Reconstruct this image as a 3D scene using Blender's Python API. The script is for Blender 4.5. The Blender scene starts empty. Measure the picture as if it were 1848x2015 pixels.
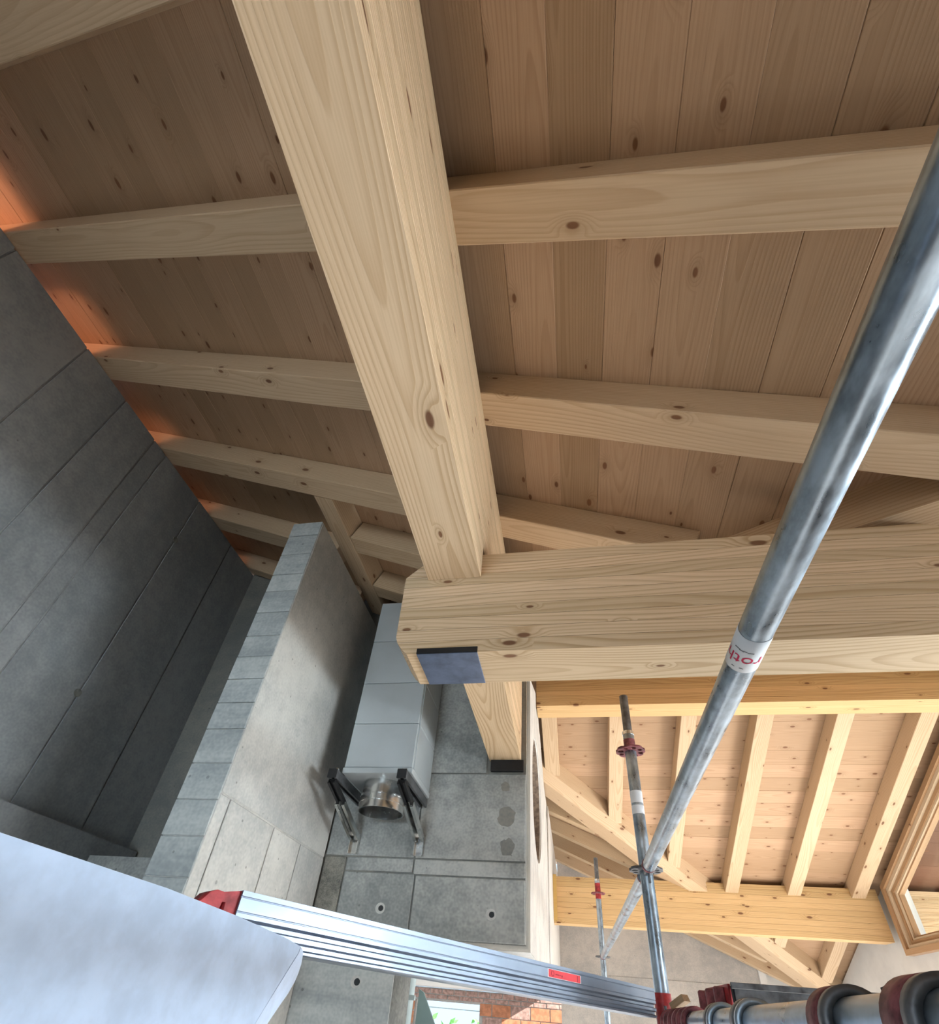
import bpy, bmesh, math, random
from mathutils import Vector, Matrix

# ------------------------------------------------------------------ camera, world, light, exposure
S = 1.1                                   # building scale; building coordinates below are in units of S metres
scene = bpy.context.scene
col = scene.collection
random.seed(7)

R_ = Vector((0.9830855, 0.1680599, 0.0727926))
U_ = Vector((0.0460830, -0.6116509, 0.7897845))
F_ = Vector((-0.1772548, 0.7730712, 0.6090499))
cam_d = bpy.data.cameras.new('camera')
cam = bpy.data.objects.new('camera', cam_d)
col.objects.link(cam)
cam.matrix_world = Matrix(((R_.x, U_.x, -F_.x, 0), (R_.y, U_.y, -F_.y, 0), (R_.z, U_.z, -F_.z, 0), (0, 0, 0, 1)))
cam_d.sensor_fit = 'VERTICAL'
cam_d.sensor_height = 24.0
cam_d.lens = 985.15 / 2015 * 24.0
cam_d.shift_y = 224.5 / 2015
cam_d.clip_start = 0.02
cam_d.clip_end = 400
scene.camera = cam

scene.view_settings.view_transform = 'Standard'
scene.view_settings.look = 'None'
scene.view_settings.gamma = 1.0
scene.view_settings.use_curve_mapping = False
scene.view_settings.exposure = -0.1

cy = scene.cycles
cy.max_bounces = 6; cy.diffuse_bounces = 3; cy.glossy_bounces = 3; cy.transmission_bounces = 2; cy.transparent_max_bounces = 6
cy.caustics_reflective = False; cy.caustics_refractive = False
cy.use_adaptive_sampling = True; cy.adaptive_threshold = 0.2; cy.adaptive_min_samples = 16
cy.use_denoising = True

world = bpy.data.worlds.new('sky')
scene.world = world
world.use_nodes = True
wn = world.node_tree.nodes
wn['Background'].inputs['Color'].default_value = (0.62, 0.82, 1.0, 1)
wn['Background'].inputs['Strength'].default_value = 1.6

def lamp(name, kind, loc, energy, color, target=None, **kw):
    d = bpy.data.lights.new(name, kind)
    d.energy = energy
    d.color = color
    for k, v in kw.items():
        setattr(d, k, v)
    o = bpy.data.objects.new(name, d)
    o.location = loc
    if target is not None:
        o.rotation_euler = (Vector(target) - Vector(loc)).to_track_quat('-Z', 'Y').to_euler()
    col.objects.link(o)
    return o

sun = lamp('sun', 'SUN', (8, -1.2, 4.4), 32.0, (1.0, 0.955, 0.90), target=(0, 0.5, 0), angle=0.01)
fill_cross = lamp('cross_roof_fill', 'AREA', (2.80, 3.95, -0.45), 30, (1.0, 0.97, 0.92), target=(0.6, 4.3, 1.45), shape='RECTANGLE', size=2.0, size_y=0.7, spread=math.radians(110))  # added area light, gives the cross roof its light from the right
fill_front = lamp('pier_front_fill', 'AREA', (-1.15, -3.28, 0.05), 12, (0.72, 0.88, 1.0), target=(-1.45, 1.57, 0.62), shape='RECTANGLE', size=1.3, size_y=1.4, spread=math.radians(52))  # added area light behind the camera, brightens the pier front
fill_side = lamp('pier_side_fill', 'AREA', (2.60, 0.9, 0.05), 26, (0.80, 0.92, 1.0), target=(-2.2, 1.0, 0.80), shape='RECTANGLE', size=1.4, size_y=0.32, spread=math.radians(85))  # added area light out of view, makes the bright patch on the pier side

# ------------------------------------------------------------------ helpers
def V(x, y, z):
    return Vector((x, y, z)) * S

def link(name, me, parent=None, mat=None, matrix=None):
    o = bpy.data.objects.new(name, me)
    col.objects.link(o)
    if mat is not None and me is not None and not me.materials:
        me.materials.append(mat)
    if matrix is not None:
        o.matrix_world = matrix
    if parent is not None:
        o.parent = parent
        o.matrix_parent_inverse = parent.matrix_basis.inverted()
    return o

def tag(o, label=None, cat=None, group=None, kind=None):
    if label: o['label'] = label
    if cat: o['category'] = cat
    if group: o['group'] = group
    if kind: o['kind'] = kind
    return o

def empty(name, loc, label=None, cat=None, group=None, kind=None):
    o = bpy.data.objects.new(name, None)
    o.empty_display_size = 0.05
    o.location = loc
    col.objects.link(o)
    return tag(o, label, cat, group, kind)

def mesh(name, verts, faces, smooth=False):
    me = bpy.data.meshes.new(name)
    me.from_pydata([tuple(v) for v in verts], [], faces)
    bm = bmesh.new(); bm.from_mesh(me)
    bmesh.ops.recalc_face_normals(bm, faces=bm.faces)
    bm.to_mesh(me); bm.free()
    if smooth:
        for p in me.polygons: p.use_smooth = True
    return me

def box_mesh(name, x0, x1, y0, y1, z0, z1, bev=0.0):
    v = [(x, y, z) for x in (x0, x1) for y in (y0, y1) for z in (z0, z1)]
    f = [(0, 1, 3, 2), (4, 6, 7, 5), (0, 4, 5, 1), (2, 3, 7, 6), (0, 2, 6, 4), (1, 5, 7, 3)]
    me = mesh(name, v, f)
    if bev > 0:
        bm = bmesh.new(); bm.from_mesh(me)
        bmesh.ops.bevel(bm, geom=bm.edges[:], offset=bev, segments=1, affect='EDGES', profile=0.5)
        bm.to_mesh(me); bm.free()
    return me

def box(name, a, b, mat, parent=None, bev=0.0, su=True):
    """axis aligned box between corners a and b (building units unless su False), origin at its middle"""
    k = S if su else 1.0
    a = Vector(a) * k; b = Vector(b) * k
    c = (a + b) / 2; h = b - a
    me = box_mesh(name, -abs(h.x)/2, abs(h.x)/2, -abs(h.y)/2, abs(h.y)/2, -abs(h.z)/2, abs(h.z)/2, bev)
    return link(name, me, parent, mat, Matrix.Translation(c))

def frame(p0, p1, up):
    d = (p1 - p0); L = d.length; d.normalize()
    side = Vector(up).cross(d).normalized()
    upv = d.cross(side).normalized()
    M = Matrix(((d.x, side.x, upv.x, p0.x), (d.y, side.y, upv.y, p0.y), (d.z, side.z, upv.z, p0.z), (0, 0, 0, 1)))
    return M, L

def beam(name, p0, p1, w, h, up, mat, parent=None, bev=0.003, su=True):
    """a timber from p0 to p1 (centre of the lower face), width w, height h along up; local x runs with the grain"""
    k = S if su else 1.0
    M, L = frame(Vector(p0)*k, Vector(p1)*k, up)
    me = box_mesh(name, 0, L, -w*k/2, w*k/2, 0, h*k, bev)
    return link(name, me, parent, mat, M)

def tube_mesh(name, L, r, seg=32, inner=None, cap=True):
    v, f = [], []
    for x in (0, L):
        for i in range(seg):
            t = 2*math.pi*i/seg
            v.append((x, r*math.cos(t), r*math.sin(t)))
    for i in range(seg):
        j = (i+1) % seg
        f.append((i, j, seg+j, seg+i))
    if inner:
        for x in (0, L):
            for i in range(seg):
                t = 2*math.pi*i/seg
                v.append((x, inner*math.cos(t), inner*math.sin(t)))
        for i in range(seg):
            j = (i+1) % seg
            f.append((2*seg+i, 3*seg+i, 3*seg+j, 2*seg+j))
            f.append((i, 2*seg+i, 2*seg+j, j))
            f.append((seg+i, seg+j, 3*seg+j, 3*seg+i))
        me = mesh(name, v, f)
    else:
        if cap:
            f.append(tuple(range(seg))); f.append(tuple(range(seg, 2*seg)))
        me = mesh(name, v, f)
    bm = bmesh.new(); bm.from_mesh(me)
    bmesh.ops.split_edges(bm, edges=[e for e in bm.edges if len(e.link_faces) == 2 and e.calc_face_angle(0) > 0.9])
    bm.to_mesh(me); bm.free()
    for p in me.polygons:
        p.use_smooth = True
    return me

def tube(name, p0, p1, r, mat, parent=None, seg=32, inner=None):
    M, L = frame(Vector(p0), Vector(p1), (0, 0, 1) if abs((Vector(p1)-Vector(p0)).normalized().z) < 0.9 else (1, 0, 0))
    return link(name, tube_mesh(name, L, r, seg, inner), parent, mat, M)

def prism_mesh(name, outline, depth, holes=(), bev=0.0):
    """outline in local xy, extruded from z=0 to z=depth, with holes"""
    cu = bpy.data.curves.new(name, 'CURVE')
    cu.dimensions = '2D'; cu.fill_mode = 'BOTH'
    for pts in [outline] + list(holes):
        sp = cu.splines.new('POLY')
        sp.points.add(len(pts)-1)
        for p, q in zip(sp.points, pts):
            p.co = (q[0], q[1], 0, 1)
        sp.use_cyclic_u = True
    cu.extrude = depth/2
    o = bpy.data.objects.new(name, cu)
    col.objects.link(o)
    dg = bpy.context.evaluated_depsgraph_get()
    me = bpy.data.meshes.new_from_object(o.evaluated_get(dg))
    bpy.data.objects.remove(o); bpy.data.curves.remove(cu)
    me.materials.clear()
    me.transform(Matrix.Translation((0, 0, depth/2)))
    bm = bmesh.new(); bm.from_mesh(me)
    bmesh.ops.remove_doubles(bm, verts=bm.verts, dist=1e-5)
    bmesh.ops.recalc_face_normals(bm, faces=bm.faces)
    bm.to_mesh(me); bm.free()
    me.name = name
    return me

def ngon_prism(name, outline, depth):
    n = len(outline)
    v = [(x, y, 0) for x, y in outline] + [(x, y, depth) for x, y in outline]
    f = [tuple(range(n)), tuple(range(n, 2*n))] + [(i, (i+1) % n, n+(i+1) % n, n+i) for i in range(n)]
    return mesh(name, v, f)

def circle(cx, cy, r, n=32):
    return [(cx + r*math.cos(2*math.pi*i/n), cy + r*math.sin(2*math.pi*i/n)) for i in range(n)]

# local (x, y, z) -> world axes for prisms drawn in a world plane
M_XZ = lambda y: Matrix(((1, 0, 0, 0), (0, 0, 1, y), (0, 1, 0, 0), (0, 0, 0, 1)))    # outline (x, z), depth +y
M_YZ = lambda x: Matrix(((0, 0, 1, x), (1, 0, 0, 0), (0, 1, 0, 0), (0, 0, 0, 1)))    # outline (y, z), depth +x

# ------------------------------------------------------------------ materials
def new_mat(name):
    m = bpy.data.materials.new(name); m.use_nodes = True
    nt = m.node_tree
    b = nt.nodes['Principled BSDF']
    return m, nt, b

class NB:
    def __init__(s, nt): s.nt = nt
    def n(s, t, **kw):
        x = s.nt.nodes.new(t)
        for k, v in kw.items(): setattr(x, k, v)
        return x
    def l(s, a, b): s.nt.links.new(a, b)
    def m(s, op, a, b=None, c=None, clamp=False):
        x = s.n('ShaderNodeMath', operation=op, use_clamp=clamp)
        for i, v in enumerate((a, b, c)):
            if v is None: continue
            if hasattr(v, 'links'): s.l(v, x.inputs[i])
            else: x.inputs[i].default_value = v
        return x.outputs[0]
    def vm(s, op, a, b):
        x = s.n('ShaderNodeVectorMath', operation=op)
        for i, v in enumerate((a, b)):
            if hasattr(v, 'links'): s.l(v, x.inputs[i])
            else: x.inputs[i].default_value = v
        return x.outputs[0]
    def ramp(s, v, lo, hi, a=0.0, b=1.0, smooth=True):
        x = s.n('ShaderNodeMapRange', interpolation_type='SMOOTHSTEP' if smooth else 'LINEAR')
        s.l(v, x.inputs[0])
        for i, q in zip((1, 2, 3, 4), (lo, hi, a, b)): x.inputs[i].default_value = q
        return x.outputs[0]
    def mix(s, f, a, b, mode='MIX'):
        x = s.n('ShaderNodeMix', data_type='RGBA', blend_type=mode)
        for i, v in ((0, f), (6, a), (7, b)):
            if hasattr(v, 'links'): s.l(v, x.inputs[i])
            elif i == 0: x.inputs[0].default_value = v
            else: x.inputs[i].default_value = (*v, 1)
        return x.outputs[2]
    def noise(s, vec, scale, detail=3, rough=0.5):
        x = s.n('ShaderNodeTexNoise')
        s.l(vec, x.inputs['Vector'])
        x.inputs['Scale'].default_value = scale
        x.inputs['Detail'].default_value = detail
        x.inputs['Roughness'].default_value = rough
        return x.outputs['Fac']
    def coords(s, spread=1.0):
        tc = s.n('ShaderNodeTexCoord')
        oi = s.n('ShaderNodeObjectInfo')
        cb = s.n('ShaderNodeCombineXYZ')
        s.l(s.m('MULTIPLY', oi.outputs['Random'], 37.0*spread), cb.inputs[0])
        s.l(s.m('MULTIPLY', oi.outputs['Random'], 0.09*spread), cb.inputs[1])
        s.l(s.m('MULTIPLY', oi.outputs['Random'], 53.0*spread), cb.inputs[2])
        return tc.outputs['Object'], cb.outputs[0], oi.outputs['Random']
    def scale(s, v, xyz):
        return s.vm('MULTIPLY', v, xyz)

def wood(name, light, dark, ring=0.009, knots=0.55, tone=0.12, knot_scale=(3.4, 8.0), ring_amt=0.45, rough=0.55, wobble=0.085):
    m, nt, b = new_mat(name)
    N = NB(nt)
    P, off, rnd = N.coords()
    Q = N.vm('ADD', P, off)
    # knots: thin spindles that the surface cuts open
    s0 = N.n('ShaderNodeSeparateXYZ'); N.l(Q, s0.inputs[0])
    kc_ = N.n('ShaderNodeCombineXYZ')
    N.l(N.m('MULTIPLY', s0.outputs[0], knot_scale[0]), kc_.inputs[0])
    N.l(N.m('MULTIPLY', N.m('ADD', s0.outputs[1], s0.outputs[2]), knot_scale[1]), kc_.inputs[1])
    kv = kc_.outputs[0]
    vo = N.n('ShaderNodeTexVoronoi', feature='F1', voronoi_dimensions='2D')
    N.l(kv, vo.inputs['Vector']); vo.inputs['Scale'].default_value = 1.0
    sx = N.n('ShaderNodeSeparateColor'); N.l(vo.outputs['Color'], sx.inputs[0])
    on = N.m('GREATER_THAN', sx.outputs[0], 1.0-knots)
    size = N.ramp(sx.outputs[1], 0, 1, 0.035, 0.10, False)
    d = vo.outputs['Distance']
    kn = N.m('MULTIPLY', N.m('SUBTRACT', 1.0, N.ramp(N.m('DIVIDE', d, size), 0.55, 1.0)), on)
    halo = N.m('MULTIPLY', N.m('SUBTRACT', 1.0, N.ramp(N.m('DIVIDE', d, size), 0.6, 3.4)), on)
    # growth rings round a pith that lies off the timber
    sp = N.n('ShaderNodeSeparateXYZ'); N.l(P, sp.inputs[0])
    wob = N.noise(N.scale(Q, (0.9, 4.0, 4.0)), 1.0, 1, 0.45)
    wob2 = N.noise(N.scale(Q, (5.0, 30.0, 30.0)), 1.0, 0, 0.5)
    y0 = N.m('ADD', sp.outputs[1], N.m('MULTIPLY', N.m('SUBTRACT', rnd, 0.5), 0.10))
    z0 = N.m('ADD', sp.outputs[2], N.m('ADD', 0.03, N.m('MULTIPLY', rnd, 0.05)))
    rr = N.m('SQRT', N.m('ADD', N.m('MULTIPLY', y0, y0), N.m('MULTIPLY', z0, z0)))
    rr = N.m('ADD', rr, N.m('MULTIPLY', wob, wobble))
    rr = N.m('ADD', rr, N.m('MULTIPLY', wob2, 0.003))
    rr = N.m('ADD', rr, N.m('MULTIPLY', halo, 0.022))
    ph = N.m('FRACT', N.m('DIVIDE', rr, ring))
    late = N.m('MULTIPLY', N.ramp(ph, 0.35, 0.9), N.m('SUBTRACT', 1.0, N.ramp(ph, 0.92, 1.0)))
    amt = N.m('MULTIPLY', late, N.ramp(wob, 0.3, 0.7, ring_amt*0.5, ring_amt))
    c = N.mix(amt, light, dark)
    fib = N.noise(N.scale(Q, (6, 260, 260)), 1.0, 0)
    c = N.mix(N.m('MULTIPLY', N.ramp(fib, 0.35, 0.75), 0.16), c, dark)
    # per timber tone
    t = N.ramp(rnd, 0, 1, 1.0-tone, 1.0+tone, False)
    tv = N.n('ShaderNodeCombineXYZ')
    N.l(t, tv.inputs[0]); N.l(N.m('MULTIPLY', t, 1.0), tv.inputs[1]); N.l(N.m('POWER', t, 1.25), tv.inputs[2])
    c = N.mix(1.0, c, tv.outputs[0], 'MULTIPLY')
    c = N.mix(N.m('MULTIPLY', halo, 0.22), c, tuple(x*0.75 for x in dark))
    kc = N.mix(wob2, (0.10, 0.035, 0.015), (0.24, 0.11, 0.05))
    c = N.mix(N.m('MULTIPLY', kn, 0.92), c, kc)
    N.l(c, b.inputs['Base Color'])
    b.inputs['Roughness'].default_value = rough
    b.inputs['Specular IOR Level'].default_value = 0.25
    bp = N.n('ShaderNodeBump'); bp.inputs['Strength'].default_value = 0.12; bp.inputs['Distance'].default_value = 0.002
    N.l(late, bp.inputs['Height']); N.l(bp.outputs[0], b.inputs['Normal'])
    return m

def concrete(name, base, var=0.25, pores=0.5, streak=(1, 1, 1), scale=1.0, bump=0.3, warm=(0.02, 0.0, -0.02)):
    m, nt, b = new_mat(name)
    N = NB(nt)
    P, off, rnd = N.coords(0.2)
    Q = N.vm('ADD', P, off)
    a = N.noise(N.scale(Q, streak), 1.6*scale, 4, 0.6)
    a2 = N.noise(Q, 14*scale, 2, 0.65)
    a3 = N.noise(Q, 90*scale, 0, 0.6)
    f = N.m('ADD', N.m('MULTIPLY', a, 0.6), N.m('ADD', N.m('MULTIPLY', a2, 0.25), N.m('MULTIPLY', a3, 0.15)))
    lo = tuple(x*(1-var) for x in base); hi = tuple(min(1, x*(1+var)+w) for x, w in zip(base, warm))
    c = N.mix(N.ramp(f, 0.33, 0.67), lo, hi)
    vo = N.n('ShaderNodeTexVoronoi'); N.l(Q, vo.inputs['Vector']); vo.inputs['Scale'].default_value = 26*scale
    sx = N.n('ShaderNodeSeparateColor'); N.l(vo.outputs['Color'], sx.inputs[0])
    on = N.m('GREATER_THAN', sx.outputs[0], 1-0.35*pores)
    sz = N.ramp(sx.outputs[1], 0, 1, 0.05, 0.2, False)
    po = N.m('MULTIPLY', on, N.m('SUBTRACT', 1.0, N.ramp(N.m('DIVIDE', vo.outputs['Distance'], sz), 0.6, 1.0)))
    c = N.mix(N.m('MULTIPLY', po, 0.55), c, tuple(x*0.3 for x in base))
    N.l(c, b.inputs['Base Color'])
    b.inputs['Roughness'].default_value = 0.75
    b.inputs['Specular IOR Level'].default_value = 0.3
    bp = N.n('ShaderNodeBump'); bp.inputs['Strength'].default_value = bump; bp.inputs['Distance'].default_value = 0.004
    N.l(N.m('SUBTRACT', f, po), bp.inputs['Height']); N.l(bp.outputs[0], b.inputs['Normal'])
    return m

def metal(name, base, rough=0.35, var=0.3, metallic=0.9, scale=18, stretch=(1, 1, 1), bump=0.0):
    m, nt, b = new_mat(name)
    N = NB(nt)
    P, off, rnd = N.coords(0.3)
    Q = N.vm('ADD', P, off)
    f = N.noise(N.scale(Q, stretch), scale, 4, 0.6)
    g = N.ramp(f, 0.3, 0.7)
    c = N.mix(g, tuple(x*(1-var) for x in base), tuple(min(1, x*(1+var)) for x in base))
    N.l(c, b.inputs['Base Color'])
    b.inputs['Metallic'].default_value = metallic
    N.l(N.ramp(g, 0, 1, rough*0.8, min(1, rough*1.3), False), b.inputs['Roughness'])
    if bump:
        bp = N.n('ShaderNodeBump'); bp.inputs['Strength'].default_value = bump; bp.inputs['Distance'].default_value = 0.002
        N.l(f, bp.inputs['Height']); N.l(bp.outputs[0], b.inputs['Normal'])
    return m

def plain(name, base, rough=0.6, var=0.15, scale=12, metallic=0.0, spec=0.3):
    m, nt, b = new_mat(name)
    N = NB(nt)
    P, off, rnd = N.coords(0.3)
    Q = N.vm('ADD', P, off)
    f = N.ramp(N.noise(Q, scale, 4, 0.6), 0.3, 0.7)
    c = N.mix(f, tuple(x*(1-var) for x in base), tuple(min(1, x*(1+var)) for x in base))
    N.l(c, b.inputs['Base Color'])
    b.inputs['Roughness'].default_value = rough
    b.inputs['Metallic'].default_value = metallic
    b.inputs['Specular IOR Level'].default_value = spec
    return m

M_board = wood('spruce_boards', (0.485, 0.32, 0.20), (0.29, 0.16, 0.078), ring=0.007, knots=0.62, tone=0.12, ring_amt=0.34, knot_scale=(4.2, 8.0))
M_rafter = wood('spruce_rafters', (0.60, 0.44, 0.285), (0.39, 0.235, 0.12), ring=0.008, knots=0.48, tone=0.07, knot_scale=(3.6, 8.0))
M_glu = wood('spruce_glulam', (0.665, 0.49, 0.315), (0.40, 0.24, 0.11), ring=0.011, knots=0.42, tone=0.14, ring_amt=0.66, knot_scale=(3.2, 7.5), wobble=0.14)
M_glud = wood('aged_lit_glulam', (0.66, 0.445, 0.22), (0.40, 0.21, 0.075), ring=0.010, knots=0.45, tone=0.15, ring_amt=0.5, knot_scale=(3.2, 8.0))  # aged tone, lightened to stand for light on the ridge beam front
M_stained = wood('stained_soffit', (0.16, 0.075, 0.045), (0.09, 0.035, 0.02), ring=0.008, knots=0.3, tone=0.12, ring_amt=0.4, knot_scale=(3.2, 8.0))
M_conc = concrete('grey_concrete', (0.31, 0.325, 0.32), var=0.36, pores=0.9)
M_concL = concrete('smooth_concrete', (0.29, 0.31, 0.325), var=0.22, pores=0.18, streak=(1, 1.3, 0.35), bump=0.12)
M_concP = concrete('pale_concrete', (0.46, 0.465, 0.45), var=0.2, pores=0.55)
M_concB = concrete('board_marked_concrete', (0.385, 0.415, 0.415), var=0.25, pores=0.8, streak=(0.6, 1, 6))
M_concF = concrete('warm_grey_concrete', (0.47, 0.44, 0.41), var=0.18, pores=0.2)
M_concW = concrete('whitewashed_concrete', (0.62, 0.62, 0.61), var=0.14, pores=0.25, streak=(3, 3, 0.25))
M_rough = concrete('rough_joint_concrete', (0.17, 0.17, 0.155), var=0.6, pores=1.0, scale=3.0, bump=1.0)
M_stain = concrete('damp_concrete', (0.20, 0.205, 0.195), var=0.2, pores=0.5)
M_plaster = plain('white_plaster', (0.72, 0.70, 0.67), 0.8, 0.05, 5)
M_floor = concrete('screed_floor', (0.50, 0.51, 0.52), var=0.12, pores=0.1)
M_galv = metal('galvanised_tube', (0.34, 0.405, 0.47), 0.33, 0.34, 0.9, 30, (0.5, 1, 1), 0.05)
M_galvd = metal('worn_dark_steel', (0.16, 0.165, 0.175), 0.45, 0.35, 0.8, 30)
M_alu = metal('mill_aluminium', (0.25, 0.29, 0.355), 0.40, 0.14, 0.9, 7, (0.6, 1, 1))
M_inox = metal('bright_steel', (0.66, 0.67, 0.66), 0.22, 0.12, 1.0, 7, (1, 1, 3))
M_duct = metal('duct_sheet', (0.43, 0.46, 0.47), 0.55, 0.06, 0.25, 5)
M_red = plain('worn_red_paint', (0.36, 0.035, 0.04), 0.45, 0.4, 30)
M_redd = plain('faded_red_paint', (0.23, 0.075, 0.085), 0.55, 0.5, 40)
M_black = plain('black_rubber', (0.012, 0.012, 0.013), 0.5, 0.2, 20)
M_plate = plain('blue_black_steel', (0.115, 0.14, 0.205), 0.35, 0.25, 16, 0.35)
M_sheet = plain('pale_sheet', (0.50, 0.63, 0.84), 0.6, 0.10, 34)
M_white = plain('white_paper', (0.75, 0.77, 0.80), 0.7, 0.04, 10)
M_ink = plain('red_ink', (0.62, 0.03, 0.10), 0.6, 0.05, 10)
M_grey = plain('grey_ink', (0.22, 0.23, 0.25), 0.6, 0.05, 10)
M_lab = plain('red_sticker', (0.72, 0.06, 0.075), 0.5, 0.06, 10)
M_labd = plain('dark_red_print', (0.36, 0.02, 0.035), 0.5, 0.06, 10)
M_brick = plain('orange_brick', (0.52, 0.22, 0.12), 0.85, 0.25, 14)
M_brickm = plain('mortar_smeared_brick', (0.42, 0.27, 0.23), 0.9, 0.35, 24)
M_mortar = plain('mortar', (0.40, 0.38, 0.36), 0.9, 0.2, 14)
M_wframe = wood('larch_window_frame', (0.47, 0.29, 0.16), (0.32, 0.16, 0.07), ring=0.006, knots=0.15, tone=0.05, ring_amt=0.3, rough=0.35)
M_wlight = wood('pale_frame_wood', (0.68, 0.54, 0.38), (0.46, 0.30, 0.17), ring=0.006, knots=0.1, tone=0.04, ring_amt=0.25, rough=0.3)
M_osb = wood('yellow_plate', (0.62, 0.40, 0.13), (0.42, 0.22, 0.06), ring=0.006, knots=0.2, tone=0.04, ring_amt=0.3)
M_tarp = plain('green_grey_board', (0.20, 0.27, 0.26), 0.6, 0.12, 4)
M_post = plain('pale_post', (0.50, 0.60, 0.62), 0.5, 0.10, 8)
M_ground = plain('site_ground', (0.58, 0.56, 0.53), 0.95, 0.25, 1.5)
M_leaf = plain('garden_green', (0.10, 0.30, 0.08), 0.8, 0.4, 12)
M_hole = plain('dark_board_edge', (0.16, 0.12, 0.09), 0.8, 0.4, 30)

def glass_mat():
    m = bpy.data.materials.new('window_glass'); m.use_nodes = True
    nt = m.node_tree; nt.nodes.clear()
    N = NB(nt)
    out = N.n('ShaderNodeOutputMaterial'); mx = N.n('ShaderNodeMixShader')
    tr_ = N.n('ShaderNodeBsdfTransparent'); gl = N.n('ShaderNodeBsdfGlossy')
    tr_.inputs[0].default_value = (0.93, 0.96, 0.95, 1); gl.inputs['Roughness'].default_value = 0.02
    mx.inputs[0].default_value = 0.05
    N.l(tr_.outputs[0], mx.inputs[1]); N.l(gl.outputs[0], mx.inputs[2]); N.l(mx.outputs[0], out.inputs[0])
    return m
M_glass = glass_mat()

# ------------------------------------------------------------------ roof planes (undersides of the rafters)
TA = math.tan(math.radians(23.3)); CA = math.cos(math.radians(23.3)); SA = math.sin(math.radians(23.3))
zA = lambda x: 1.525 - TA*(x + 0.2125)            # main slope, falls towards +x
zB = lambda y: 1.5125 - TA*(y - 4.0)              # cross roof, falls towards +y
zC = lambda y: 1.5125 - TA*(2.35 - y)             # cross roof, falls towards -y
RH = 0.122                                        # rafter height, square to the slope
NA = Vector((SA, 0, CA)); NBv = Vector((0, SA, CA)); NC = Vector((0, -SA, CA))
BW = 0.139                                        # board cover width along the slope

# ------------------------------------------------------------------ floor and ground
g = link('site_ground', box_mesh('site_ground', -60, 60, -60, 60, -2.3, -2.0), None, M_ground)
tag(g, 'bare site ground around the building', kind='structure')
fl = box('floor', (-2.6, -4.0, -1.75), (2.9, 8.2, -1.55), M_floor)
tag(fl, 'pale screed floor of the hall', kind='structure')

# ------------------------------------------------------------------ ceiling boards
def board(parent, p0, p1, up, w=BW):
    """one board; p0-p1 centre line of its lower face"""
    j = random.uniform(-0.0008, 0.0008)
    n = Vector(up)
    M, L = frame(Vector(p0)*S + n*j, Vector(p1)*S + n*j, up)
    hw = w*S/2 - 0.0002
    t = 0.022; c = random.choice((0.0006, 0.0010, 0.0018, 0.0026))
    pr = [(-hw+c, 0), (hw-c, 0), (hw, c), (hw, t), (-hw, t), (-hw, c)]
    v = [(x, y, z) for x in (0, L) for y, z in pr]
    f = [tuple(range(6)), tuple(range(6, 12))] + [(i, (i+1) % 6, 6+(i+1) % 6, 6+i) for i in range(6)]
    o = link('plank', mesh('plank', v, f), parent, M_board, M)
    return o

def roof_sheet(name, quad, n, label):
    """felt layer over the boards; its planks are its parts"""
    n = Vector(n); t = 0.02
    off = n*(RH*S + 0.0235)
    a = [Vector(q)*S + off for q in quad]
    c = sum(a, Vector())/len(a)
    v = [p - c for p in a] + [p + n*t - c for p in a]
    k = len(a)
    f = [tuple(range(k)), tuple(range(k, 2*k))] + [(i, (i+1) % k, k+(i+1) % k, k+i) for i in range(k)]
    o = link(name, mesh(name, v, f), None, M_black, Matrix.Translation(c))
    tag(o, label, kind='structure')
    return o

def loc_parent(o, p):
    return p

YN, YF = -3.1, 7.3
cA = roof_sheet('ceiling', [(-3.0, YN, zA(-3.0)), (-1.02, YN, zA(-1.02)), (-1.02, 3.175, zA(-1.02)), (-1.02, YF, zA(-1.02)), (-3.0, YF, zA(-3.0))], NA, 'main roof slope of knotty spruce boards')
cA2 = roof_sheet('ceiling', [(-1.02, YN, zA(-1.02)), (2.95, YN, zA(2.95)), (2.95, -0.78, zA(2.95)), (-1.02, 3.175, zA(-1.02))], NA, 'lower part of the main roof slope beside the near valley')
cA3 = roof_sheet('ceiling', [(-1.02, 3.175, zA(-1.02)), (YF-4.18, YF, zA(YF-4.18)), (-1.02, YF, zA(-1.02))], NA, 'main roof slope beyond the far valley')
# seam positions measured at the big purlin: one seam at x = -0.149
x = -3.02
sx0 = -0.149
k0 = int((x - sx0)/(BW*CA)) - 1
for k in range(k0, 40):
    xc = sx0 + (k+0.5)*BW*CA
    if xc < -3.0 or xc > 2.9: continue
    base = lambda y: (Vector((xc, y, zA(xc))) + NA*RH)
    if xc < -1.05:
        board(cA, base(YN), base(YF), NA)
    else:
        y1 = 2.17 - xc + 0.02
        if y1 > YN + 0.2: board(cA2, base(YN), base(y1), NA)
        y2 = xc + 4.18 - 0.02
        if y2 < YF - 0.1: board(cA3, base(y2), base(YF), NA)

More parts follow.
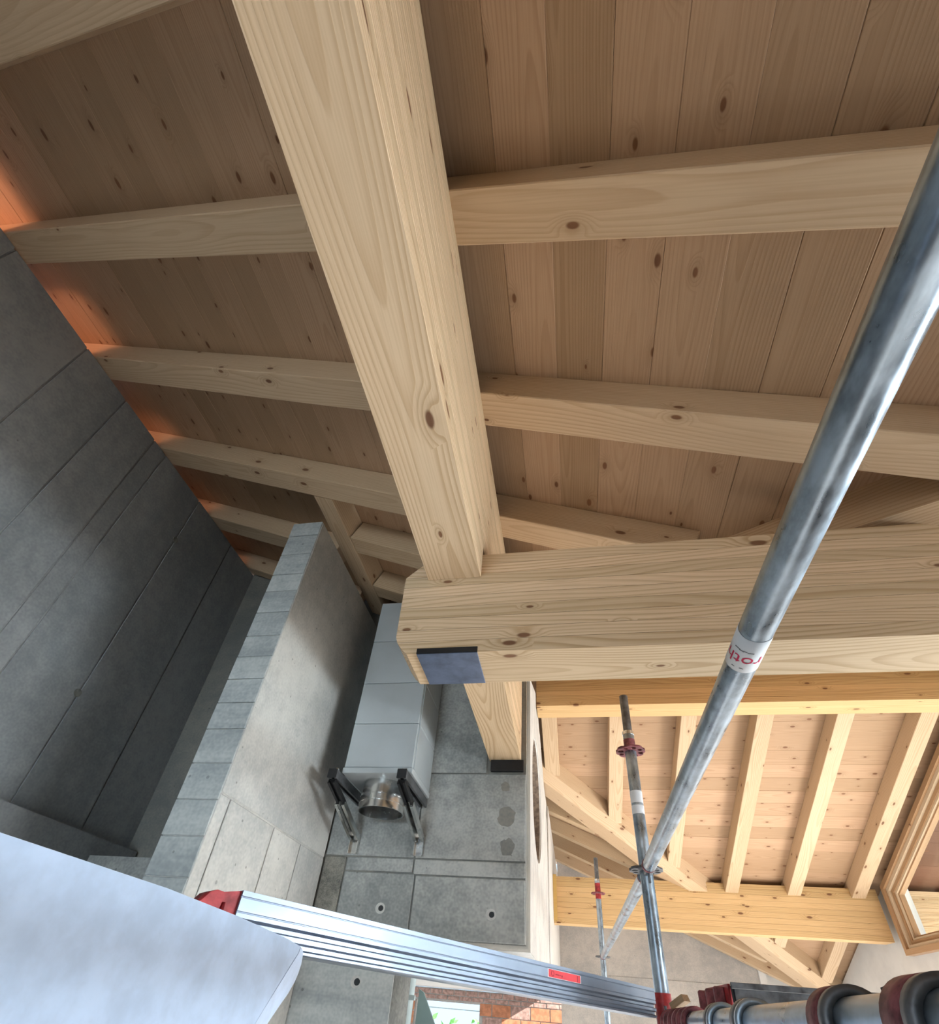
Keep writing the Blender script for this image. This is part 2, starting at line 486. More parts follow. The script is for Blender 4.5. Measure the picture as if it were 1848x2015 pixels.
XR = XO = 2.70
yE = 7.3
cB = roof_sheet('ceiling', [(3.175-4.18, 3.175, zB(3.175)), (XR, 3.175, zB(3.175)), (XR, yE, zB(yE)), (yE-4.18, yE, zB(yE))], NBv, 'far slope of the cross roof in pale boards')
cC = roof_sheet('ceiling', [(2.17-3.175, 3.175, zC(3.175)), (XR, 3.175, zC(3.175)), (XR, -0.8, zC(-0.8)), (2.97, -0.8, zC(-0.8))], NC, 'near slope of the cross roof above the girder')
k = 0
while True:
    yc = 3.16 + (k+0.5)*BW*CA
    if yc > yE: break
    b0 = Vector((yc-4.18-0.02, yc, zB(yc))) + NBv*RH
    b1 = Vector((XR, yc, zB(yc))) + NBv*RH
    board(cB, b0, b1, NBv)
    ym = 6.35 - yc
    if ym > -0.75:
        board(cC, Vector((2.17-ym-0.02, ym, zC(ym))) + NC*RH, Vector((XR, ym, zC(ym))) + NC*RH, NC)
    k += 1

sof = empty('roof_overhang', V(2.95, 3.175, 1.5), 'dark stained roof overhang seen through the gable window', kind='structure')
k = 0
while k < 30:
    yc = 3.16 + (k+0.5)*BW*CA
    if yc > 7.2: break
    o = board(sof, Vector((2.74, yc, zB(yc))) + NBv*RH, Vector((3.7, yc, zB(yc))) + NBv*RH, NBv); o.data.materials.clear(); o.data.materials.append(M_stained)
    ym = 6.35 - yc
    o = board(sof, Vector((2.74, ym, zC(ym))) + NC*RH, Vector((3.7, ym, zC(ym))) + NC*RH, NC); o.data.materials.clear(); o.data.materials.append(M_stained)
    k += 1
# ------------------------------------------------------------------ walls
def yz_wall(name, outline, x0, x1, mat, label, holes=(), parent=None, kind='structure'):
    o = link(name, prism_mesh(name, [(y*S, z*S) for y, z in outline], (x1-x0)*S, [[(y*S, z*S) for y, z in h] for h in holes]), parent, mat, M_YZ(x0*S))
    if parent is None: tag(o, label, kind=kind)
    return o

def xz_wall(name, outline, y0, y1, mat, label, holes=(), parent=None, kind='structure'):
    o = link(name, prism_mesh(name, [(x*S, z*S) for x, z in outline], (y1-y0)*S, [[(x*S, z*S) for x, z in h] for h in holes]), parent, mat, M_XZ(y0*S))
    if parent is None: tag(o, label, kind=kind)
    return o

# left concrete wall, formwork panels proud of the core so the joints are recessed
ZL = 2.345
wl = box('wall_left', (-2.33, -3.0, 0.50), (-2.134, 2.60, ZL-0.004), M_concL)
tag(wl, 'tall smooth grey concrete wall under the rafter ends', kind='structure')
js = [-3.0, -2.2, -1.6, -1.0, -0.45, 0.07, 0.33, 0.722, 0.98, 1.205, 1.30, 1.62, 1.98, 2.60]
for i in range(len(js)-1):
    d = 0.001*((i*7) % 3)
    p = box('concrete_panel', (-2.134, js[i]+0.0035, 0.50), (-2.130+d, js[i+1]-0.0035, ZL), M_concL, wl, 0.002)
for (y, z) in ((1.614, 0.998), (0.85, 1.05), (1.62, 2.0)):
    me = tube_mesh('tie_hole', 0.004*S, 0.018*S, 20)
    link('tie_hole', me, wl, M_stain, Matrix.Translation(V(-2.1295, y, z)))
# lower ledge and dark recess under the left wall
lg = box('wall_ledge', (-2.4, -3.0, -1.55), (-2.06, 2.27, 0.495), M_concL)
tag(lg, 'dark concrete ledge under the left wall', kind='structure')
lb = box('wall_lower', (-2.4, 2.02, -1.55), (-1.26, 2.26, 0.42), M_conc)
tag(lb, 'dark low concrete wall behind the pier', kind='structure')

uo = yz_wall('wall_blocker_outer', [(-3.2, 0.30), (2.60, 0.30), (2.60, zA(-2.95)), (-3.2, zA(-2.95))], -3.10, -2.97, M_plaster, 'unseen wall added behind the left wall to block daylight')  # closed box added out of view to keep sky light off the rafter ends
uf = box('floor_blocker', (-2.97, -3.2, 0.30), (-2.335, 2.6, 0.42), M_floor)
tag(uf, 'unseen floor added behind the left wall to block daylight', kind='structure')
ue = xz_wall('wall_blocker_end', [(-2.97, 0.42), (-2.335, 0.42), (-2.335, zA(-2.335)), (-2.97, zA(-2.97))], 2.605, 2.70, M_plaster, 'unseen end wall added to block daylight')
ue2 = xz_wall('wall_blocker_rear', [(-2.97, 0.42), (-2.335, 0.42), (-2.335, zA(-2.335)), (-2.97, zA(-2.97))], -3.3, -3.205, M_plaster, 'unseen rear end wall added to block daylight')

# pier: thin wall standing forward of the back wall
PX0, PX1, PY0, PY1, PZ = -1.243, -1.0915, 1.4324, 2.272, 1.807
pr = box('wall_pier', (PX0+0.004, PY0+0.004, -1.55), (PX1-0.004, PY1, PZ), M_concP)
tag(pr, 'free standing concrete pier with board marked end', kind='structure')
zs = [-0.4, -0.2]
z = 0.02
while z < PZ - 0.02:
    zs.append(z); z += random.uniform(0.095, 0.125)
zs = [q for q in zs if q < PZ-0.05] + [PZ]
for i in range(len(zs)-1):
    d = random.uniform(0.0, 0.003)
    box('board_mark', (PX0, PY0-d, zs[i]+0.0015), (PX1-0.002, PY0+0.004, zs[i+1]-0.0015), M_concB, pr, 0.002)
def side_panel(y0, y1, z0, z1):
    box('concrete_panel', (PX1-0.004, y0+0.003, z0+0.003), (PX1, y1-0.003, z1-0.003), M_concP, pr, 0.0025)
side_panel(PY0, PY1, 0.50, PZ)
for y0, y1 in ((PY0, PY0+0.06), (PY0+0.06, 1.797), (1.797, 2.028), (2.028, PY1)):
    side_panel(y0, y1, -1.2, 0.50)

# back wall with pocketed purlin, joint lines, tie holes
WB = 2.275
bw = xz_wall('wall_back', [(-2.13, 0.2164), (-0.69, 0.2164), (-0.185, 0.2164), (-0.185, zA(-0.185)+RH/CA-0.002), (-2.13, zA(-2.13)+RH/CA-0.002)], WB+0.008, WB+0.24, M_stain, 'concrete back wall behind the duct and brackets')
def back_panel(x0, x1, z0, z1, mat=M_conc):
    box('concrete_panel', (x0+0.0032, WB, z0+0.0032), (x1-0.0032, WB+0.008, z1-0.0032), mat, bw, 0.003)
back_panel(-1.0915, -0.673, 0.515, 1.60); back_panel(-0.673, -0.1855, 0.515, 0.90); back_panel(-0.673, -0.37, 0.90, 1.55)
back_panel(-0.985, -0.673, 0.455, 0.515); back_panel(-0.673, -0.1855, 0.45, 0.515)
back_panel(-0.985, -0.66, 0.2164, 0.455); back_panel(-0.66, -0.1855, 0.2164, 0.45)
back_panel(-1.0915, -0.985, 0.2164, 0.515, M_rough)
for (x, z, rr) in ((-0.792, 0.316, 0.011), (-0.325, 0.315, 0.011)):
    th = tube('tie_hole', V(x, WB-0.0006, z), V(x, WB+0.003, z), rr*1.9*S, M_concP, bw, 24)
    tube('tie_plug', V(x+0.003, WB-0.001, z), V(x+0.003, WB+0.003, z), rr*S, M_black, th, 20)
for (x, z, w, h) in ((-0.273, 0.705, 0.042, 0.05), (-0.267, 0.573, 0.035, 0.037), (-0.281, 0.837, 0.022, 0.026)):
    pts = [((x + w*math.cos(t)*random.uniform(0.75, 1.1))*S, (z + h*math.sin(t)*random.uniform(0.75, 1.1))*S) for t in [2*math.pi*i/18 for i in range(18)]]
    link('damp_patch', ngon_prism('damp_patch', pts, 0.0008), bw, M_stain, M_XZ(WB*S - 0.0006))

wbl = xz_wall('wall_back_lower', [(-2.2, -1.55), (-0.69, -1.55), (-0.69, 0.21), (-2.2, 0.21)], WB+0.006, WB+0.24, M_conc, 'lower concrete wall with a tie hole below the aluminium plank')
for z0, z1 in ((-1.2, -0.35), (-0.35, 0.21)):
    box('concrete_panel', (-1.10, WB, z0+0.003), (-0.692, WB+0.006, z1-0.003), M_concB, wbl, 0.002)
tube('tie_hole', V(-0.843, WB-0.0006, 0.061), V(-0.843, WB+0.003, 0.061), 0.021*S, M_concP, wbl, 24)
tube('tie_plug', V(-0.838, WB-0.001, 0.061), V(-0.838, WB+0.003, 0.061), 0.012*S, M_black, wbl, 20)

# side wall with the round opening
XS = -0.185
hole = [(3.10 + 0.42*math.cos(2*math.pi*i/48), 1.065 + 0.355*math.sin(2*math.pi*i/48)) for i in range(48)]
sc_ = lambda f: [(3.10 + (a-3.10)*f, 1.065 + (b-1.065)*f) for a, b in hole]
ws = yz_wall('wall_side', [(2.52, 0.2164), (7.118, 0.2164), (7.118, zA(XS)-0.01), (4.03, zA(XS)-0.01), (3.29, zB(3.29)-0.03), (3.28, 1.70), (3.09, 1.70), (3.085, 1.80), (2.52, 1.58)], XS-0.20, XS-0.003, M_concW, 'whitewashed side wall with a round opening beside the purlin', [hole])
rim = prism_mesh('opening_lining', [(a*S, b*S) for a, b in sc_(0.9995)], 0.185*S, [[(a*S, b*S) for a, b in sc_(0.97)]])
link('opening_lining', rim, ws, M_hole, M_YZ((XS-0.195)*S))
# vertical shuttering boards printed into the face, split round the opening
edges = [2.279, 2.38, 2.50, 2.66, 3.54, 3.68, 3.85, 4.10, 4.40, 4.70, 5.0]
def zt(y):
    return min(zA(XS)-0.012 if y > 4.03 or y < 2.36 else 9, zB(y)-0.035 if y > 3.28 else 9, zC(y)-0.035 if y < 3.085 else 9)
for i in range(len(edges)-1):
    y0, y1 = edges[i]+0.002, edges[i+1]-0.002
    if i == 3:
        o = link('shutter_board', prism_mesh('shutter_board', [(y0*S, 0.22*S), (y1*S, 0.22*S), (y1*S, 1.69*S), (y0*S, min(1.69, zt(y0))*S)], 0.003*S, [[(a*S, b*S) for a, b in sc_(1.003)]]), ws, M_concW, M_YZ((XS-0.003)*S))
    else:
        yz_wall('shutter_board', [(y0, 0.22), (y1, 0.22), (y1, zt(y1)), (y0, zt(y0))], XS-0.003, XS, M_concW, '', parent=ws)
tr = yz_wall('trim_1', [(4.42, 0.2164), (7.10, 0.2164), (7.10, 1.46), (4.42, 1.46)], XS+0.0005, XS+0.012, M_plaster, 'white boarded strip of the side wall by the far beam')
sl = box('ceiling_slab', (-2.2, WB+0.25, 0.23), (XS-0.21, 8.05, 0.42), M_plaster)
tag(sl, 'white underside of the concrete slab over the passage', kind='structure')

# far wall, right wall
FW = 7.12
fw_ = xz_wall('wall_far', [(-0.178, -1.55), (1.965, -1.55), (1.965, zA(1.965)+0.128), (-0.178, zA(-0.178)+0.128)], FW, FW+0.2, M_concF, 'warm grey concrete wall at the far end under the main slope')
box('concrete_panel', (-0.16, FW-0.004, 0.285), (1.96, FW, 0.445), M_concF, fw_, 0.003)
tr2 = box('trim_2', (1.965, FW-0.03, -1.55), (2.035, FW+0.03, 0.72), M_plaster)
tag(tr2, 'white vertical edge strip at the end of the far concrete wall', kind='structure')
wf2 = xz_wall('wall_far_plaster', [(2.035, -1.55), (2.80, -1.55), (2.80, zA(2.80)+0.128), (2.035, zA(2.035)+0.128)], FW+0.05, FW+0.2, M_plaster, 'white plastered end wall beside the valley foot')
XW = 2.575
win = [(5.13, 0.60), (5.13, 1.072), (3.175, 1.072+TA*1.955), (1.22, 1.072), (1.22, 0.60)]
wr = yz_wall('wall_right', [(-0.2, -1.55), (7.1, -1.55), (7.1, zB(7.1)+0.1), (3.175, zB(3.175)+0.1), (-0.2, zC(-0.2)+0.1)], XW+0.005, XW+0.15, M_plaster, 'white plastered gable wall round the window', [win, [(1.6, 0.24), (1.6, -1.5), (0.1, -1.5), (0.1, 0.24)], [(4.7, 0.35), (4.7, -1.5), (2.5, -1.5), (2.5, 0.35)], [(6.5, 0.15), (6.5, -1.5), (4.9, -1.5), (4.9, 0.35)]])  # low openings added out of view to let sun onto the floor

wrr = xz_wall('wall_rear', [(-2.4, -1.55), (2.7, -1.55), (2.7, zA(2.7)+0.1), (-2.4, zA(-2.4)+0.1)], -3.2, -3.0, M_plaster, 'rear wall behind the viewpoint with an opening added for light', [[(-1.7, -0.7), (-0.4, -0.7), (-0.4, 0.8), (-1.7, 0.8)]])  # opening put in behind the camera to light the pier front
wr2 = yz_wall('wall_right_near', [(-3.0, -1.55), (-0.21, -1.55), (-0.21, 0.33), (-3.0, 0.33)], XW+0.005, XW+0.15, M_plaster, 'plastered side wall by the added rear opening')

# gable window: stepped frame of mitred members
def inset(poly, d):
    n = len(poly); out = []
    cx = sum(p[0] for p in poly)/n; cy = sum(p[1] for p in poly)/n
    lines = []
    for i in range(n):
        a, b = Vector(poly[i]), Vector(poly[(i+1) % n])
        t = (b-a).normalized(); nn = Vector((-t.y, t.x))
        if (Vector((cx, cy))-a).dot(nn) < 0: nn = -nn
        lines.append((a + nn*d, t))
    for i in range(n):
        (p, t), (q, s) = lines[i-1], lines[i]
        den = t.x*s.y - t.y*s.x
        k = ((q.x-p.x)*s.y - (q.y-p.y)*s.x)/den
        out.append((p + t*k)[:])
    return out
wroot = empty('window_1', V(XW, 5.13, 0.60), 'gable window with stepped wooden frame and sloping head at the right edge', kind='structure')
steps = [(-0.008, 0.030, XW-0.050, XW+0.06, M_wframe, 'casing'), (0.030, 0.056, XW-0.030, XW+0.06, M_wlight, 'outer_frame'),
         (0.056, 0.084, XW-0.010, XW+0.06, M_wframe, 'inner_frame'), (0.084, 0.100, XW-0.002, XW+0.05, M_wlight, 'sash'), (0.100, 0.112, XW+0.012, XW+0.05, M_wframe, 'glazing_bead')]
for d0, d1, xa, xb, mt, nm in steps:
    A_, B_ = inset(win, d0), inset(win, d1)
    for i in range(5):
        j = (i+1) % 5
        quad = [A_[i], A_[j], B_[j], B_[i]]
        link(nm, ngon_prism(nm, [(p[0]*S, p[1]*S) for p in quad], (xb-xa)*S), wroot, mt, M_YZ(xa*S))
gp = inset(win, 0.108)
link('pane', ngon_prism('pane', [(p[0]*S, p[1]*S) for p in gp], 0.008*S), wroot, M_glass, M_YZ((XW+0.022)*S))

# brick wall seen under the slab
BY = 8.0
bk = xz_wall('wall_brick', [(-2.6, -1.55), (0.1, -1.55), (0.1, 0.225), (-2.6, 0.225)], BY+0.01, BY+0.25, M_mortar, 'brick wall with a bright window seen under the slab', [[(-2.10, -1.2), (-1.24, -1.2), (-1.24, 0.085), (-2.10, 0.085)]])
bz = 0.218
rowh = [0.062, 0.052] + [0.135]*6
row = 0
while bz > -0.75:
    h = rowh[min(row, 7)]
    bl = 0.16 if row < 2 else 0.245
    xx = -2.55 + (row % 2)*bl/2
    while xx < 0.02:
        x1 = xx + bl
        a0, a1 = xx+0.006, x1-0.006
        z1, z0 = bz-0.005, bz-h+0.005
        inside = (a1 > -2.10 and a0 < -1.24 and z0 < 0.085)
        if inside:
            if a0 < -2.10: a1 = -2.104; inside = a1-a0 < 0.03
            elif a1 > -1.24: a0 = -1.236; inside = a1-a0 < 0.03
        if not inside:
            box('brick', (a0, BY + random.uniform(0, 0.004), z0), (a1, BY+0.012, z1), M_brickm if row < 2 or random.random() < 0.25 else M_brick, bk, 0.002)
        xx = x1
    bz -= h; row += 1
wb = empty('window_2', V(-1.67, BY+0.1, -1.2), 'bright unglazed window opening in the brick wall', kind='structure')
box('crossbar', (-2.10, BY+0.12, 0.012), (-1.24, BY+0.14, 0.022), M_post, wb)
hd = link('hedge', None)
bm = bmesh.new()
for i in range(260):
    c = Vector((random.uniform(-4.2, -1.5), 13 + random.uniform(-0.4, 0.4), random.uniform(-2.4, -0.12)))
    n = Vector((random.uniform(-1, 1), random.uniform(-1, 0), random.uniform(-1, 1))).normalized()
    t = n.orthogonal().normalized()*random.uniform(0.06, 0.12); bvec = n.cross(t)
    q = [bm.verts.new(c + t*a + bvec*b_) for a, b_ in ((-1, 0), (0, -0.5), (1, 0), (0, 0.5))]
    bm.faces.new(q)
me = bpy.data.meshes.new('hedge'); bm.to_mesh(me); bm.free()
bpy.data.objects.remove(hd)
hd = link('hedge', me, None, M_leaf)
tag(hd, 'green hedge leaves seen through the bright brick window', 'hedge', kind='stuff')

# ------------------------------------------------------------------ rafters of the main slope
def rafterA(y0, y1, xa, xb, label, group):
    yc = (y0+y1)/2
    p0 = Vector((xa, yc, zA(xa))); p1 = Vector((xb, yc, zA(xb)))
    o = beam('rafter', p0, p1, y1-y0, RH, NA, M_rafter)
    return tag(o, label, 'rafter', group)
GA = 'rafters of the main slope'
rafterA(-0.215, -0.103, -2.9, 1.9, 'rafter across the top left corner of the picture, nearest overhead', GA)
rafterA(0.275, 0.385, -2.9, 1.62, 'upper wide rafter crossing behind the big purlin with dark knots', GA)
rafterA(0.765, 0.876, -2.9, 1.12, 'second rafter below, crossing behind the big purlin and the guard rail', GA)
rafterA(1.255, 1.366, -2.9, 0.44, 'third rafter, ending on the near valley rafter just above the girder', GA)
rafterA(1.605, 1.716, -1.038, 0.10, 'short rafter framed into the trimmer above the pier, left of the purlin', GA)
rafterA(1.745, 1.856, -2.9, -1.19, 'rafter seen between the left wall and the concrete pier', GA)
rafterA(1.97, 2.068, -1.038, -0.22, 'short dark rafter just above the duct top', GA)
rafterA(2.20, 2.27, -2.9, -1.25, 'last dim rafter in the corner left of the pier', GA)
GF = 'rafters beyond the side wall'
lab = ['brightly lit rafter edge highest of those beyond the side wall', 'lit rafter edge second from the top beyond the side wall', 'lit rafter edge third from the top beyond the side wall', 'lowest lit rafter edge beyond the side wall, by the far beam end']
for i, y0 in enumerate((4.70, 5.28, 5.86, 6.45)):
    rafterA(y0, y0+0.10, XS-0.19, min(y0-4.18-0.30, 1.9), lab[i], GF)
rafterA(6.95, 7.05, 0.6, 2.35, 'lit rafter edge below the far beam along the far concrete wall', GF)

# rafters of the cross roof
GB = 'rafters of the cross roof'
labs = ['short jack rafter of the cross roof close against the side wall', 'jack rafter of the cross roof behind the scaffold standard', 'rafter of the cross roof just right of the scaffold crossing',
        'pale rafter in the middle of the cross roof', 'orange sided rafter second from the gable window', 'orange sided rafter right beside the gable window']
for i, (xa, xb) in enumerate(((-0.168, -0.056), (0.325, 0.432), (0.82, 0.925), (1.32, 1.428), (1.82, 1.925), (2.315, 2.42))):
    xc = (xa+xb)/2
    y1 = min(xc + 4.18 - 0.13, 6.62)
    o = beam('rafter', (xc, 3.285, zB(3.285)), (xc, y1, zB(y1)), xb-xa, RH, NBv, M_rafter)
    tag(o, labs[i], 'rafter', GB)

# valley rafters with a keel shaped underside
def valley(label, fy, n2, zf2):
    """fy maps the run s to y; keel from the ridge foot down"""
    s0, s1 = -0.95, 2.55
    k0 = Vector((s0, fy(s0), zA(s0))); k1 = Vector((s1, fy(s1), zA(s1)))
    d = (k1-k0)
    sgn = 1 if fy(1) > fy(0) else -1
    # facet in the main slope plane (towards -x side) and in the cross slope plane
    tA = (Vector((-1, 0, TA)) + Vector((0, sgn, 0))); 
    wA, wB = 0.17, 0.075
    eA = Vector((-wA, sgn*wA, TA*wA)); eA = Vector((-wA, sgn*wA, 0)); eA.z = -TA*eA.x
    eB = Vector((wB, -sgn*wB, 0)); eB.z = TA*wB
    up = 0.145
    prof = [Vector((0, 0, 0)), eA, eA + Vector((0, 0, up)), eB + Vector((0, 0, up)), eB]
    M, L = frame(k0*S, k1*S, (0, 0, 1))
    Mi = M.inverted()
    v = []
    for k in (k0, k1):
        for q in prof: v.append(Mi @ ((k+q)*S))
    n = 5
    f = [tuple(range(n)), tuple(range(n, 2*n))] + [(i, (i+1) % n, n+(i+1) % n, n+i) for i in range(n)]
    o = link('valley_rafter', mesh('valley_rafter', v, f), None, M_rafter, M)
    return tag(o, label, 'rafter', 'valley rafters')
valley('long diagonal valley rafter crossing behind the scaffold crossing', lambda s: s + 4.18, None, None)
valley('dark diagonal valley rafter above the girder behind the guard rail', lambda s: 2.17 - s, None, None)

# trimmer and dwarf blocks above the pier
tm = beam('trimmer_beam', (-1.097, 1.367, zA(-1.097)+0.002), (-1.097, 2.27, zA(-1.097)+0.002), 0.115, 0.119, NA, M_rafter)
tag(tm, 'dim trimmer beam running back above the concrete pier', 'beam')

# ------------------------------------------------------------------ glued laminated beams, one object per lamella
def lam_x(name, label, cat, prof_x0, x1, y0, y1, z0, z1, n, mat, extra=None):
    """girder along x; prof_x0(z) gives the left end at height z"""
    root = empty(name, V((prof_x0(z0)+x1)/2, (y0+y1)/2, z0), label, cat)
    h = (z1-z0)/n
    for i in range(n):
        za, zb = z0 + i*h + (0.0006 if i else 0), z0 + (i+1)*h - 0.0006
        m_ = (za+zb)/2
        pts = [(prof_x0(za), za), (x1, za), (x1, zb), (prof_x0(zb), zb)]
        if abs(prof_x0(m_) - (prof_x0(za)+prof_x0(zb))/2) > 1e-4: pts.append((prof_x0(m_), m_))
        ox = x1
        M = Matrix.Translation(V(0, (y0+y1)/2, za))
        v = [((x_)*S, (y_-(y0+y1)/2)*S, (z_-za)*S) for y_ in (y0, y1) for x_, z_ in pts]
        k = len(pts)
        f = [tuple(range(k)), tuple(range(k, 2*k))] + [(j, (j+1) % k, k+(j+1) % k, k+j) for j in range(k)]
        link('lamella', mesh('lamella', v, f), root, mat, M)
    return root

def end_profile(z):
    # bevelled lower corner, slightly raked upper corner
    if z < 0.762:
        t = (z-0.706)/(0.762-0.706)
        return -0.386 - 0.037*(1-(1-t)**1.6)
    if z > 0.975:
        return -0.428 + (z-0.975)*1.0
    return -0.423 - 0.006*(z-0.762)/0.22
girder = lam_x('girder', 'heavy pale timber girder with a sloping cut end in the middle of the picture', 'beam', end_profile, 2.57, 1.0, 1.145, 0.706, 1.0475, 9, M_glu)
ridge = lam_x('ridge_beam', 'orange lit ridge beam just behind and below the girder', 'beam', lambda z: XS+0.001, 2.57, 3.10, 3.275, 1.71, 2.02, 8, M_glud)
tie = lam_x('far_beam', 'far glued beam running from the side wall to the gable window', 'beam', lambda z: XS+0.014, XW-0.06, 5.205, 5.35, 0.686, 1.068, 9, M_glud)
tieo = lam_x('outdoor_beam_end', 'outdoor end of the far beam seen through the gable window', 'beam', lambda z: XW+0.16, 3.3, 5.205, 5.35, 0.686, 1.068, 9, M_glu)
yb = box('end_plate', (XS+0.0135, 5.16, 0.70), (XS+0.045, 5.204, 1.075), M_osb)
tag(yb, 'yellow wooden plate at the left end of the far beam', 'plate')

# big purlin along y
PXL, PXR, PZ0, PZ1 = -0.3605, -0.2095, 0.9587, 1.525
purlin = empty('purlin', V((PXL+PXR)/2, 0.8, PZ0), 'big pale glued purlin running from overhead down to the girder', 'beam')
n = 14; h = (PZ1-PZ0)/n
for i in range(n):
    za, zb = PZ0 + i*h + (0.0006 if i else 0), PZ0 + (i+1)*h - 0.0006
    # passes over the girder: lamellae below the girder top stop at its face and go on behind it
    segs = [(-0.9, WB-0.001)] if za > 1.0475 else [(-0.9, 0.9995), (1.1455, WB-0.001)]
    if za < 1.0475 < zb: segs = [(-0.9, 0.9995), (1.1455, WB-0.001)]
    for ya, yb_ in segs:
        beam('lamella', ((PXL+PXR)/2, ya, za), ((PXL+PXR)/2, yb_, za), PXR-PXL, zb-za, (0, 0, 1), M_glu, purlin, 0.0006)
# sloping top lamella that carries the rafters
xa, xb = PXL, PXR
tl = [(xa, PZ1+0.0004), (xb, PZ1+0.0004), (xb, PZ1+0.0008), (xa, zA(xa)-0.001)]
Mt, Lt = frame(V((xa+xb)/2, -0.9, PZ1), V((xa+xb)/2, WB-0.001, PZ1), (0, 0, 1))
v = []
for xx in (0, Lt):
    for (px, pz) in tl: v.append((xx, -(px-(xa+xb)/2)*S, (pz-PZ1)*S))
link('bearing_wedge', mesh('bearing_wedge', v, [(0, 1, 2, 3), (4, 5, 6, 7), (0, 1, 5, 4), (1, 2, 6, 5), (2, 3, 7, 6), (3, 0, 4, 7)]), purlin, M_glu, Mt)

pad = box('bearing_pad', (-0.352, WB-0.022, 0.905), (-0.197, WB-0.0005, 0.9580), M_black, None, 0.002)
tag(pad, 'black bearing pad under the far end of the purlin', 'pad')
bp_ = empty('bearing_plate', V(-0.28, 1.07, 0.70), 'blue black steel bearing plate let into the underside of the girder end', 'plate')
box('plate_face', (-0.3595, 0.9992, 0.7030), (-0.2035, 1.1440, 0.7058), M_plate, bp_, 0.001)
box('plate_edge', (-0.3595, 0.9968, 0.7056), (-0.2035, 0.9995, 0.7205), M_black, bp_)

# ------------------------------------------------------------------ duct
DX0, DX1, DY0 = -0.949, -0.641, 1.965
duct = empty('air_duct', V((DX0+DX1)/2, 2.12, 0.78), 'tall pale sheet metal duct with a round spigot below', 'duct')
zz = [0.80, 1.009, 1.2235, 1.4735, 1.735]
for i in range(4):
    box('duct_section', (DX0, DY0, zz[i]+0.0008), (DX1, WB-0.004, zz[i+1]-0.0008), M_duct, duct, 0.004)
box('bottom_flange', (DX0-0.003, DY0-0.003, 0.775), (DX1+0.003, WB-0.004, 0.799), M_duct, duct, 0.002)
box('corner_strip', (DX1+0.0005, DY0+0.012, 0.80), (DX1+0.004, DY0+0.022, 1.73), M_duct, duct)
cxd, cyd = -0.803, 2.115
for a, b_, r_, nm in ((0.715, 0.775, 0.094, 'spigot_neck'), (0.655, 0.718, 0.0985, 'spigot')):
    spg = tube(nm, V(cxd, cyd, a), V(cxd, cyd, b_), r_*S, M_inox, duct, 48, (r_-0.004)*S)
for zc in (0.716, 0.688):
    tube('bead', V(cxd, cyd, zc-0.003), V(cxd, cyd, zc+0.003), 0.1005*S, M_inox, spg, 48, 0.094*S)
tube('damper_disc', V(cxd, cyd, 0.752), V(cxd, cyd, 0.758), 0.0895*S, M_galvd, duct, 40)

# wall brackets: channel arm, channel strut, foot plate, bolts
def channel(name, p0, p1, w, h, t, up, mat, parent):
    """C profile opening along +up, from p0 to p1"""
    M, L = frame(Vector(p0)*S, Vector(p1)*S, up)
    w *= S; h *= S; t *= S; lip = 0.28*w
    pr = [(-w/2, 0), (w/2, 0), (w/2, h), (w/2-lip, h), (w/2-lip, h-t), (w/2-t, h-t), (w/2-t, t), (-w/2+t, t), (-w/2+t, h-t), (-w/2+lip, h-t), (-w/2+lip, h), (-w/2, h)]
    n = len(pr)
    v = [(x_, a, b_) for x_ in (0, L) for a, b_ in pr]
    f = [tuple(range(n)), tuple(range(n, 2*n))] + [(i, (i+1) % n, n+(i+1) % n, n+i) for i in range(n)]
    return link(name, mesh(name, v, f), parent, mat, M)
def bracket(xf, xo, label):
    yF, zF = 1.905, 0.768       # outer end of the arm
    root = empty('wall_bracket', V(xf, WB, 0.55), label, 'bracket', 'wall brackets under the duct')
    am_ = channel('arm', (xf, yF, zF), (xf, WB-0.006, zF), 0.036, 0.036, 0.004, (0, 0, -1), M_galvd, root)
    box('end_cap', (xf-0.020, yF-0.006, zF-0.038), (xf+0.020, yF-0.0005, zF+0.002), M_black, root, 0.002)
    # strut from below the arm end back to the wall, with a cranked black shoe at its head
    kx = xf + 0.006
    channel('strut_shoe', (xf, yF+0.012, zF-0.038), (kx, yF+0.135, zF-0.085), 0.034, 0.02, 0.004, (0, -0.4, -1), M_black, root)
    st = channel('strut', (kx, yF+0.125, zF-0.088), (kx, WB-0.02, 0.600), 0.044, 0.026, 0.0035, (0, -1, -0.9), M_inox, root)
    ft = box('foot_plate', (kx-0.019, WB-0.006, 0.522), (kx+0.019, WB-0.0008, 0.603), M_inox, root, 0.001)
    for sx_ in (-1, 1):
        box('foot_flange', (kx+sx_*0.019-0.002, WB-0.022, 0.522), (kx+sx_*0.019+0.002, WB-0.006, 0.603), M_inox, root)
    tube('bolt', V(kx, WB-0.014, 0.587), V(kx, WB-0.006, 0.587), 0.007*S, M_galvd, ft, 8)
    tube('bolt', V(xf+0.004, yF+0.02, zF+0.002), V(xf+0.004, yF+0.02, zF+0.010), 0.010*S, M_inox, am_, 12)
bracket(-0.965, 0, 'galvanised wall bracket at the left of the duct spigot')
bracket(-0.662, 0, 'galvanised wall bracket at the right of the duct spigot')

